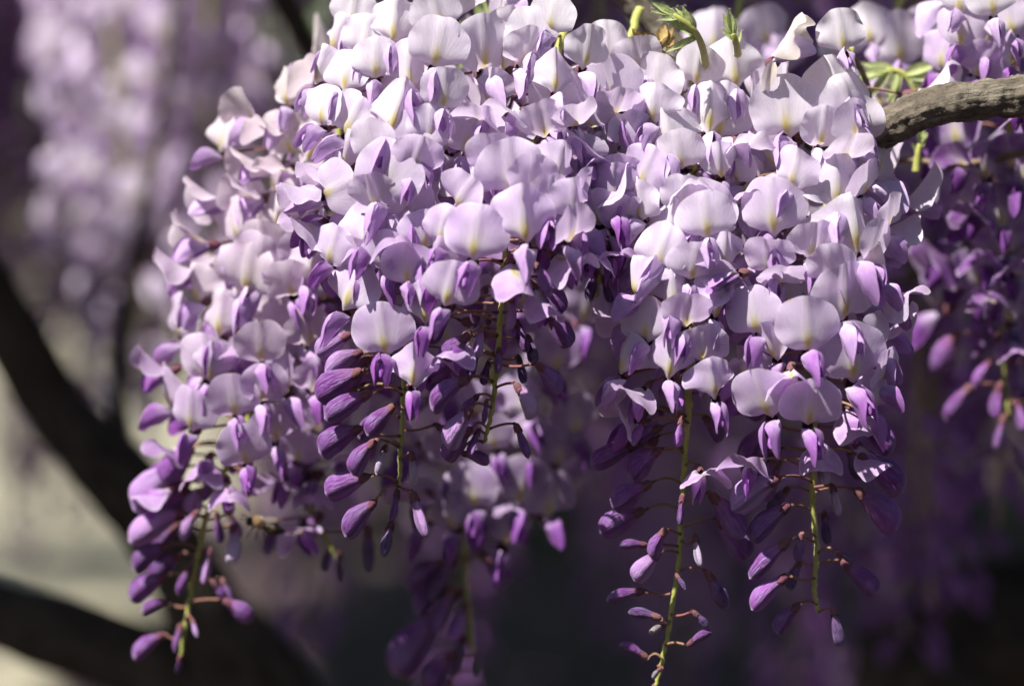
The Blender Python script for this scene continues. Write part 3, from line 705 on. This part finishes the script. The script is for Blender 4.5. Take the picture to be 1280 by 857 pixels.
# L: blurred bright flowers behind the top of the branch, M: ditto behind the shoots
L_ = Raceme([(1160, -80, .12), (1130, -10, .11), (1110, 60, .10), (1100, 140, .10), (1098, 200, .10)],
            'soft bright wisteria cluster with round translucent petal behind top of bark-covered branch')
L_.flowers([(1124, 48, 72, -5, -5, 4), (1052, 46, 64, -30, -5), (1085, 30, 56), (1150, 110, 60, 10, -30), (1100, 110, 60), (1160, 30, 56), (1120, 105, 56, 0, -60)], 0.03)
L_.fill(4, -60, 0, 0.012, 0.032)
M_ = Raceme([(930, -70, .15), (925, 0, .14), (920, 60, .13), (918, 110, .13)],
            'soft white wisteria cluster out of focus behind the green leaf shoots')
M_.flowers([(893, 40, 66, 0, -5), (951, 35, 60, 20, -10, 30), (975, 70, 60)], 0.034)

# ------------------------------------------------------------------ branch, twigs, trunks
def limb(name, pts, label, cat, mat, n=20, amp=0.10, freq=60, m=10, group=None, knots=0):
    """pts: (px, py, Y, radius px)"""
    sp = spline(pts, m)
    w = [at(p[0], p[1], p[2]) for p in sp]
    o = w[0].copy()
    rads = [p[3] * mpx(p[2]) for p in sp]
    def b(p, a, s, r):
        v = noise.noise(p * freq) * amp * r + noise.noise(p * freq * 3.1) * amp * 0.55 * r + noise.noise(p * freq * 9) * amp * 0.25 * r
        ridge = abs(noise.noise(Vector((math.cos(a) * 2.5, math.sin(a) * 2.5, s * 18))))
        return v - ridge * amp * 0.9 * r
    V, F, uv = tube_geo([p - o for p in w], rads, n, bump=b)
    ob = obj(name, mesh_of(name, V, F, mat, uv))
    ob.location = o
    tag(ob, label, cat, group)
    return ob
br = limb('vine_branch', [(1345, 92, .0, 24), (1280, 118, .0, 25), (1195, 128, -.002, 24), (1130, 147, .0, 25), (1085, 168, .006, 24), (1000, 170, .036, 19), (905, 128, .05, 17), (825, 40, .06, 16), (720, -60, .06, 14), (560, -90, .055, 12), (400, -130, .06, 10)],
          'gnarled grey-brown wisteria branch with flaking bark, sunlit along its top', 'branch', M_BARK, 48, 0.20, 170, 30)
def twig(pts, label, r0=5):
    return limb('twig', [(p[0], p[1], p[2], r0 * (1 - 0.4 * i / (len(pts) - 1))) for i, p in enumerate(pts)], label, 'twig', M_TWIG, 10, 0.15, 250, 8)
twig([(1085, 165, .028), (1085, 110, .034), (1062, 60, .03)], 'thin brown twig rising from the branch to the broad cluster beside it', 5)
twig([(880, 122, .05), (870, 90, .04), (858, 60, .03)], 'thin twig carrying the cluster with the longest bud tail', 4)
twig([(560, -70, .05), (520, -30, .07), (470, 20, .075)], 'thin twig carrying the long leaning cluster with creamy top', 4)
twig([(1285, 190, .05), (1200, 206, .055), (1140, 200, .06), (1080, 205, .065)], 'thin horizontal twig with green bud just under the bark-covered branch', 5)

tr = empty('wisteria_vine', at(360, 900, .42))
tag(tr, 'thick dark twisting wisteria trunk in shade, forking behind the leaning cluster', 'tree trunk')
def trunk_part(pts, root):
    sp = spline(pts, 8)
    w = [at(p[0], p[1], p[2]) for p in sp]
    def b(p, a, s, r): return r * (0.14 * noise.noise(p * 22) + 0.08 * noise.noise(p * 70) - 0.12 * abs(noise.noise(Vector((math.cos(a) * 2, math.sin(a) * 2, s * 6)))))
    V, F, uv = tube_geo([p - root.location for p in w], [p[3] * mpx(p[2]) for p in sp], 20, bump=b)
    return obj('limb', mesh_of('limb', V, F, M_TRUNK, uv), root)
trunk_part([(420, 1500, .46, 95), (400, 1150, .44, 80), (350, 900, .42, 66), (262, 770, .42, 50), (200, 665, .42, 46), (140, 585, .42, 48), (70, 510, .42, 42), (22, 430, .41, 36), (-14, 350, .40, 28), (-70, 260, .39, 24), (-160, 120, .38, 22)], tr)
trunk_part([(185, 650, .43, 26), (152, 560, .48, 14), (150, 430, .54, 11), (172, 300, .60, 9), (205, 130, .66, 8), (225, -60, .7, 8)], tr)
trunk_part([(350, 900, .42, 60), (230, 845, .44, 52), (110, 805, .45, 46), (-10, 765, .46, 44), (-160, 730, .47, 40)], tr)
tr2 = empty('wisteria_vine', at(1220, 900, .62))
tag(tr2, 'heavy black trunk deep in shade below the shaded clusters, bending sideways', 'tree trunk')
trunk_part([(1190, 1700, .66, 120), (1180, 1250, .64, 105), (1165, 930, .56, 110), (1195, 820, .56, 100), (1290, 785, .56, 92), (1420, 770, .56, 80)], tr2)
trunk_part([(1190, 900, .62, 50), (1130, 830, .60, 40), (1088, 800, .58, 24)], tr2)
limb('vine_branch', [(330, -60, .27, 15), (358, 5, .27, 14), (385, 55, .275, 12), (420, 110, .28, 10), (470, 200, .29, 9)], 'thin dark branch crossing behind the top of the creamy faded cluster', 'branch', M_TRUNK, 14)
limb('vine_branch', [(1300, 240, .30, 16), (1225, 290, .30, 16), (1160, 330, .30, 15), (1100, 350, .31, 14), (1000, 370, .33, 12)], 'blurred pale branch sloping down behind the broad cluster', 'branch', M_BARK, 14)

# ------------------------------------------------------------------ young shoots, dry bracts, wilted flower, bee
def leaflet_geo(L=0.011, W=0.0026, fold=0.5, curl=0.3, V=None, F=None, M=None):
    V = [] if V is None else V; F = [] if F is None else F
    b = len(V); n = 7
    for i in range(n):
        s = i / (n - 1); w = W * math.sin(math.pi * (0.06 + 0.94 * s) ** 0.8) + 0.0001
        z = curl * L * s * s
        for q in (-1, -0.5, 0, 0.5, 1):
            v = Vector((s * L, q * w, z + fold * abs(q) * w)); V.append(M @ v if M else v)
    for i in range(n - 1):
        for k in range(4):
            a = b + i * 5 + k; F.append((a, a + 1, a + 6, a + 5))
    return V, F
LEAFLETS = [mesh_of('leaflet', *leaflet_geo(0.011, U(0.0011, 0.0019), U(0.5, 1.1), U(-0.15, 0.3)), M_LEAF) for _ in range(5)]
HAIRS = []
for _ in range(3):
    V, F = [], []
    for _k in range(90):
        s = U(0.1, 1); p = Vector((s * 0.011, U(-1, 1) * 0.0016, 0.0006)); d = Vector((U(0.3, 1), U(-1, 1), U(-0.4, 1))).normalized() * U(0.0006, 0.0014)
        q = len(V); w = Vector((0, 0.00007, 0.00003)); V += [p - w, p + w, p + d]; F.append((q, q + 1, q + 2))
    HAIRS.append(mesh_of('silky_hairs', V, F, M_FUZZ, smooth=False))
def shoot(base, axis_pts, leaves, label):
    """axis in (px,py,Y); leaves: (t, az px dir dx,dy, size, depth)"""
    sp = spline(axis_pts, 6); w = [at(*p) for p in sp]
    e = empty('leaf_shoot', w[0]); tag(e, label, 'leaf shoot')
    V, F, uv = tube_geo([p - w[0] for p in w], [0.0014 * (1 - 0.4 * i / len(w)) for i in range(len(w))], 8)
    obj('stem', mesh_of('stem', V, F, M_STEM, uv), e)
    for (t, dx, dy, ln, dz) in leaves:
        p = w[min(len(w) - 1, int(t * (len(w) - 1)))] - w[0]
        d = Vector((dx, dz, -dy)).normalized()
        m = frame(d, Vector((U(-0.4, 0.4), -1, 0.5)), p, ln * 1.3 / 0.011)
        lf = obj('leaflet', rnd.choice(LEAFLETS), e, m)
        h = obj('silky_hairs', rnd.choice(HAIRS), lf); h['kind'] = 'stuff'
    return e
shoot(None, [(882, 84, .0), (878, 60, -.012), (870, 42, -.018), (856, 28, -.02), (842, 19, -.02)],
      [(1, -1, -0.45, .0062, 0), (1, -1, -0.15, .0058, -.2), (.9, -1, -0.8, .0056, .2), (.9, -1, 0.25, .005, -.3), (.75, -0.8, -0.5, .0075, 0), (.75, -1, -0.1, .0065, .2), (.65, -0.4, -1, .0058, -.2), (.65, -0.7, -0.9, .0064, .3), (.55, -0.3, -1, .0052, -.3), (.5, -1, -0.4, .0075, -.2), (.45, -1, 0.45, .0088, 0), (.4, -0.8, -0.7, .007, .2)],
      'hairy pale green young leaf shoot bending over, unopened leaflets bunched at its tip')
shoot(None, [(922, 68, -.004), (920, 54, -.012), (916, 42, -.014)],
      [(1, -0.25, -1, .0062, 0), (1, -0.5, -1, .0055, .2), (.8, 0.05, -1, .0048, -.2), (.7, -0.7, -0.9, .0055, .1), (.6, -0.9, -0.7, .005, -.2), (.4, 0.3, -1, .0046, .2)],
      'small upright green leaf tip standing over a pale petal')
shoot(None, [(1150, 128, .05), (1140, 105, .05), (1125, 90, .05), (1108, 88, .05)],
      [(1, -1, 0.5, .010, 0), (1, -1, 0.2, .011, -.2), (.9, -0.6, 0.8, .010, 0), (.8, -0.3, 1, .009, -.2), (.7, -0.2, 1, .009, .2), (.6, 1, -0.3, .010, 0), (.5, 1, 0.1, .011, -.2), (.8, -1, -0.1, .009, .2), (.5, 0.8, 0.6, .009, 0)],
      'soft bright green young leaf drooping above the bark-covered branch')
shoot(None, [(1145, 215, .04), (1147, 195, .04), (1150, 180, .04)], [(1, 0.2, -1, .005, 0), (1, -0.3, -1, .005, -.2), (.8, 0.5, -1, .005, .2), (.5, -0.6, -1, .004, 0)],
      'tiny green leaf bud on the thin twig under the branch')
shoot(None, [(640, 20, .06), (610, 40, .06), (595, 60, .06)], [(1, -1, 0.3, .012, 0), (1, -0.5, 1, .012, -.2), (.7, -1, -0.3, .012, 0), (.6, 0.2, 1, .011, 0), (.5, -0.3, -1, .012, 0), (.9, 0.5, 0.8, .011, 0), (.3, 0.4, -1, .012, 0)],
      'yellow-green leaves glimpsed between the tops of two clusters')
# bunch of dried bud scales
e = empty('dry_bud_scales', at(822, 62, .012)); tag(e, 'brown and yellow dried bud scales beside the hairy leaf shoot', 'bud scales')
V, F = leaflet_geo(0.006, 0.0018, 0.6, 0.5)
dme = mesh_of('scale', V, F, M_DRY)
for i in range(26):
    p = at(822 + U(-22, 20), 62 + U(-14, 12), .012 + U(-.006, .006)) - e.location
    d = Vector((U(-1, 1), U(-1, 0.3), U(-0.3, 1))).normalized()
    obj('scale', dme, e, frame(d, Vector((U(-1, 1), U(-1, 1), 1)), p, U(0.5, 1.1)))
V, F, uv = tube_geo([at(848, 80, .016) - e.location, at(825, 66, .012) - e.location, at(800, 48, .012) - e.location], [.0016, .0013, .0006], 8, bump=lambda p, a, s, r: 0.3 * r * noise.noise(p * 500))
obj('stem', mesh_of('stem', V, F, M_STEM, uv), e)
# wilted flower standing up on its stalk
w = empty('wilted_flower', at(951, 98, -.004)); tag(w, 'wilted upright flower with browning creamy banner rising over the cluster tops', 'flower')
M_WILT = mat_plain('wilted_petal', (0.70, 0.62, 0.52), (0.76, 0.70, 0.76), 160, 0.7, 0.5, 0.1, 0.6, 0.0006)
def at_w(px, py, Y): return at(px, py, Y) - w.location
V, F, uv = tube_geo([at_w(951, 104, -.004), at_w(960, 94, -.006), at_w(966, 84, -.008), at_w(968, 76, -.008)], [.0006] * 4, 6)
obj('pedicel', mesh_of('pedicel', V, F, M_PED, uv), w)
fwdw = Vector((0.78, -0.25, 0.42))
pm = frame(fwdw, Vector((-0.5, 0.2, 0.8)), at_w(968, 77, -.008), 0.9)
obj('calyx', CALYX[0], w, pm)
obj('banner_petal', mesh_of('banner_petal', *[g for g in banner_geo(901, (30, 40, 30), -0.75, 1.2, 2.6)[:2]], M_WILT, banner_geo(901, (30, 40, 30), -0.75, 1.2, 2.6)[2]), w, pm)
obj('keel_petal', KEEL[1], w, pm, (0.55, 0.40, 0.66))
for s in (-1, 1): obj('wing_petal', WING[s][2], w, pm, (0.62, 0.50, 0.72))
V, F = leaflet_geo(0.012, 0.0022, 0.8, -0.6)
obj('shrivelled_petal', mesh_of('shrivelled_petal', V, F, M_WILT), w, frame(Vector((-0.25, -0.2, -1)), Vector((0, -1, 0.2)), at_w(966, 77, -.01)))

def bee():
    p0 = at(328, 655, .034)
    e = empty('honey_bee', p0); tag(e, 'small dark honey bee with tawny fur feeding on a shaded violet flower', 'bee')
    def blob(name, c, r, mat, seg=14, rings=10, taper=0.0):
        V, F = [], []
        for i in range(rings + 1):
            th = math.pi * i / rings
            for k in range(seg):
                a = 2 * math.pi * k / seg
                x = -math.cos(th); q = math.sin(th) * (1 - taper * max(0, x))
                band = 1 + (0.04 * math.sin(x * 16) if 'abdomen' in name else 0)
                V.append(Vector((c[0] + x * r[0], c[1] + q * math.cos(a) * r[1] * band, c[2] + q * math.sin(a) * r[2] * band)))
        for i in range(rings):
            for k in range(seg):
                a, b = i * seg + k, i * seg + (k + 1) % seg; F.append((a, b, b + seg, a + seg))
        return obj(name, mesh_of(name, V, F, mat), e)
    blob('abdomen', (0.0038, 0, -0.0006), (0.0038, 0.0021, 0.0019), M_BEE_DARK, taper=0.35)
    th = blob('thorax', (-0.0015, 0, 0.0006), (0.0021, 0.0019, 0.0019), M_BEE_FUR)
    V, F = [], []
    for _k in range(160):
        d = Vector((U(-1, 1), U(-1, 1), U(-1, 1))).normalized(); c = Vector((-0.0015, 0, 0.0006))
        p = c + Vector((d.x * .0021, d.y * .0019, d.z * .0019)); s = d.orthogonal().normalized() * .00006; q = len(V)
        V += [p - s, p + s, p + d * .0007]; F.append((q, q + 1, q + 2))
    f = obj('fur', mesh_of('fur', V, F, M_BEE_FUR, smooth=False), th); f['kind'] = 'stuff'
    hd = blob('head', (-0.0042, 0, 0.0001), (0.0011, 0.0015, 0.0014), M_BEE_DARK)
    for s in (-1, 1):
        V, F, uv = tube_geo([(-0.005, s * .0005, .0006), (-.0062, s * .0009, .0014), (-.0074, s * .0014, .0009)], [.00014] * 3, 5)
        obj('antenna', mesh_of('antenna', V, F, M_BEE_DARK), hd)
        P, F = disc_grid(7)
        V = [Vector((0.0035 + b * .0042, s * (0.0016 + 0.0014 * a + 0.0006 * b), 0.0016 + 0.0002 * math.sin(a * 9))) for a, b in P]
        obj('wing', mesh_of('wing', V, F, M_BEE_WING), e)
        for k, x in enumerate((-.0026, -.0014, -.0002)):
            V, F, uv = tube_geo([(x, s * .0012, -.0006), (x - .0006 + k * .0008, s * .0028, -.0008), (x - .0010 + k * .0014, s * .0034, -.0028), (x - .0012 + k * .0018, s * .0036, -.0038)], [.0003, .00028, .0002, .00012], 5)
            obj('leg', mesh_of('leg', V, F, M_BEE_DARK), e)
    e.rotation_euler = (R(25), R(14), 0)
    e.scale = (1.1,) * 3
bee()

# ------------------------------------------------------------------ background clusters, added leaf roof, ground
def far_blossoms(seed, length, nfl, rad):
    """One whole far cluster: petals of nfl simplified flowers and buds joined, hanging down from the origin."""
    g = random.Random(seed)
    V, F, MI, uvs = [], [], [], []
    def put(geo, m, mi):
        b = len(V)
        V.extend(m @ Vector(v) for v in geo[0]); F.extend(tuple(b + i for i in f) for f in geo[1])
        uvs.extend(geo[2]); MI.extend([mi] * len(geo[1]))
    ban = [banner_geo(seed * 7 + i, (40, 95, g.uniform(100, 125)), g.uniform(0.1, 0.5), 1, 1.2, n=6) for i in range(3)]
    win = [wing_geo(seed * 5 + i, s, n=4) for i, s in ((0, -1), (1, 1))]
    bud = body_geo(seed * 3, ns=5, nr=6)
    for i in range(nfl):
        t = (i + g.random()) / nfl
        a = i * 2.39996 + g.uniform(-0.3, 0.3)
        rr = rad * (0.55 + 0.45 * min(1, t * 6)) * (1 - 0.75 * max(0, (t - 0.55) / 0.45)) * g.uniform(0.5, 1.0)
        h = Vector((math.cos(a), math.sin(a), 0)); p = h * rr + Vector((0, 0, -t * length))
        if t < 0.72:
            fa = a + ((-1.75 - a + math.pi) % (2 * math.pi) - math.pi) * 0.4      # flowers turn to the open side
            m = frame(Vector((math.cos(fa), math.sin(fa), g.uniform(-0.4, 0.05))), (g.uniform(-.3, .3), g.uniform(-.3, .3), 1), p, g.uniform(0.9, 1.1))
            put(ban[i % 3], m, 0)
            for wg in win: put(wg, m @ Matrix.Rotation(0.4, 4, 'Y'), 1)
        else:
            put(bud, frame(h + Vector((0, 0, -0.8)), (0, 0, 1), p, 1.0), 2)
    return mesh_of('blossoms', V, F, [M_BANNER, M_WING, M_BUD], uvs, midx=MI)
FAR = [far_blossoms(600 + i, U(0.20, 0.27), 62, U(0.032, 0.042)) for i in range(5)]
FARSTEM = mesh_of('stem', *tube_geo([(0, 0, 0.5), (0, 0, 0.0), (0.004, 0, -0.12), (0, 0.002, -0.25)], [.0022, .002, .0016, .0008], 6)[:2], M_STEM)
def far_raceme(px, py, Y, label, group, sc=1.0, col=None):
    """py: where its top meets the picture; hung from the added leaf roof by a long stalk."""
    e = empty('wisteria_raceme', at(px, py, Y)); tag(e, label, 'flower cluster', group)
    e.rotation_euler = (U(-0.08, 0.08), U(-0.08, 0.08), U(-0.7, 0.7)); e.scale = (sc,) * 3
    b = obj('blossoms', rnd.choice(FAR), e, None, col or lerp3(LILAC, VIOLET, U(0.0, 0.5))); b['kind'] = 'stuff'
    obj('stem', FARSTEM, e)
G1 = 'sunlit blurred clusters beside the trunk'
for px, py, Y, sc in [(115, -190, .80, 1.3), (185, -130, .85, 1.25), (130, -280, .92, 1.2), (245, -300, .78, 1.2), (165, -330, .95, 1.3)]:
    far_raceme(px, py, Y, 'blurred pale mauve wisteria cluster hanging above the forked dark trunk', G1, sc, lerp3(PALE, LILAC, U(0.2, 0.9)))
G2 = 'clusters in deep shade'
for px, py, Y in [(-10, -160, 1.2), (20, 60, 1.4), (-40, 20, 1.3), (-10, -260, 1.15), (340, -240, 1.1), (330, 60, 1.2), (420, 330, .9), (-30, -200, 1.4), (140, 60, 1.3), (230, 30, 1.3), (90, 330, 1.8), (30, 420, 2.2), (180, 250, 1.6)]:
    far_raceme(px, py, Y, 'dark purple wisteria cluster blurred in shade, seen past the pale mauve ones', G2, 1.0, lerp3(VIOLET, DEEP, U(0.2, 0.8)))  # deep petal colour carries part of the shade
G3 = 'blurred clusters behind the sharp ones'
for i in range(20):
    px = 470 + i * 42 + U(-20, 20)
    far_raceme(px, U(-250, 80), U(.40, 1.0), 'blurred mauve wisteria cluster in dappled shade behind the sharp clusters', G3, U(0.9, 1.15), lerp3(VIOLET, DEEP, U(0.0, 0.6)))  # shade put into the colour: deeper petals keep these clusters dark
for i in range(12):
    px = 480 + i * 64 + U(-30, 30)
    far_raceme(px, U(100, 620), U(0.9, 2.4), 'blurred mauve wisteria cluster in dappled shade behind the sharp clusters', G3, U(1.0, 1.3), lerp3(VIOLET, DEEP, U(0.0, 0.6)))  # deepened colour here too, to subdue clusters the sun reaches
G4 = 'shaded clusters under the pale branch'
for px, py, Y in [(1150, 0, .30), (1200, 60, .36), (1270, 90, .34), (1130, 120, .4), (1230, -20, .45), (1180, 130, .5), (1110, 180, .5), (1280, 40, .5), (1160, -60, .6)]:
    far_raceme(px, py, Y, 'dim violet wisteria cluster under the blurred pale sloping branch', G4, U(0.8, 1.0), lerp3(VIOLET, DEEP, U(0.35, 0.95)))  # petals darkened in colour to add to the shade here

# unseen leaf roof, added over the background to shade trunk and far clusters
def leaf_mass(name, n, box, size, dens=None, seed=1):
    g = random.Random(seed)
    V, F = [], []
    (x0, x1), (y0, y1), (z0, z1) = box
    k = 0
    while k < n:
        p = Vector((g.uniform(x0, x1), g.uniform(y0, y1), g.uniform(z0, z1)))
        if dens and not dens(p, g): continue
        k += 1
        d = Vector((g.uniform(-1, 1), g.uniform(-1, 1), g.uniform(-0.9, 0.2))).normalized()
        l = d.cross(Vector((g.uniform(-.4, .4), g.uniform(-.4, .4), 1))).normalized(); s = size * g.uniform(0.7, 1.3)
        u = d.cross(l)
        q = len(V)
        V += [p, p + d * s * .45 + l * s * .2 - u * s * .06, p + d * s, p + d * s * .45 - l * s * .2 - u * s * .06]
        F += [(q, q + 1, q + 2), (q, q + 2, q + 3)]
    return mesh_of(name, V, F, M_CANLEAF, smooth=False)
def shade_roof_dens(p, g):
    q = p - TO_SUN * ((p.z - 1.70) / TO_SUN.z)
    if -0.37 < q.x < -0.13 and 0.55 < q.y < 1.15: return False      # gap cut along the sun's rays to light the pale far clusters
    h = p - TO_SUN * ((p.z - 1.60) / TO_SUN.z)          # where its shadow falls at the height of the flowers
    if h.y < (0.25 if h.x < 0.10 else 0.19): return False
    if h.x > 0.06 and h.y < 1.2: return True
    if p.y > 4.2:
        g0 = p - TO_SUN * (p.z / TO_SUN.z)          # and on the ground: the path keeps bright flecks
        return not (g0.x < -0.35 and noise.noise(g0 * 1.7) > 0.02)
    return noise.noise(p * 1.9 + Vector((3.1, 0, 0))) > -0.30 - 0.25 * (p.x > -0.1)
shade_roof = obj('foliage', leaf_mass('foliage', 90000, ((-3.4, 2.2), (-0.40, 9.0), (2.25, 2.6)), 0.11, shade_roof_dens))
tag(shade_roof, 'unseen green leaf roof added overhead to shade the trunk', 'foliage', kind='stuff')
def hedge(label, x0, x1, y0, y1, h, n, seed):
    e = empty('hedge', ((x0 + x1) / 2, (y0 + y1) / 2, 0)); tag(e, label, 'hedge')
    g = random.Random(seed)
    def dn(p, g_): return noise.noise(p * 0.9) * 0.5 + 1.0 > (p.z / h) ** 3
    f = obj('foliage', leaf_mass('foliage', n, ((x0, x1), (y0, y1), (0.0, h)), 0.16, dn, seed), e, Matrix.Translation((-(x0 + x1) / 2, -(y0 + y1) / 2, 0))); f['kind'] = 'stuff'
    V, F = [], []
    for i in range(int((x1 - x0) / 0.7)):
        x = x0 + 0.35 + i * 0.7
        tube_geo([((x) - (x0 + x1) / 2, 0, 0), (x + .05 - (x0 + x1) / 2, .05, h * .5), (x - (x0 + x1) / 2, 0, h * .85)], [.05, .04, .02], 6, V, F)
    s = obj('stems', mesh_of('stems', V, F, M_TRUNK), e); s['kind'] = 'stuff'
hedge('dark leafy hedge standing beyond the blurred clusters, beside the pale path', -0.75, 5.5, 9.6, 10.6, 2.6, 7000, 6)
hedge('tall unseen hedge added behind the camera to block low sky light', -4.5, 4.5, -5.2, -4.2, 4.2, 15000, 7)  # added out of view to cut the sky's fill light on the flowers
hedge('dark clipped hedge closing the far end of the path', -13, 9, 21, 22.4, 3.4, 13000, 5)
hedge('rounded hedge bordering the open side of the path', -9.5, -4.2, 11, 12.2, 2.4, 6000, 8)
gm = bpy.data.meshes.new('ground')
gm.from_pydata([(-200, -200, 0), (200, -200, 0), (200, 200, 0), (-200, 200, 0)], [], [(0, 1, 2, 3)])
gm.materials.append(M_SOIL)
go = obj('ground', gm); go['kind'] = 'structure'; go['label'] = 'dark soil strewn with fallen petals under the vines'; go['category'] = 'ground'

V, F = [], []
for i in range(30):
    y = 5.5 + i * 0.5; c = -1.35 - 0.055 * y + 0.12 * math.sin(y * 0.7)
    V += [Vector((c - 1.3 + 0.1 * math.sin(y * 3), y, 0.004)), Vector((c + 0.62 + 0.1 * math.sin(y * 2.3 + 1), y, 0.004))]
    if i: F.append((2 * i - 2, 2 * i - 1, 2 * i + 1, 2 * i))
po = obj('path', mesh_of('path', V, F, M_GROUND)); po['kind'] = 'structure'; po['label'] = 'pale sunlit gravel path far behind the trunk'; po['category'] = 'path'
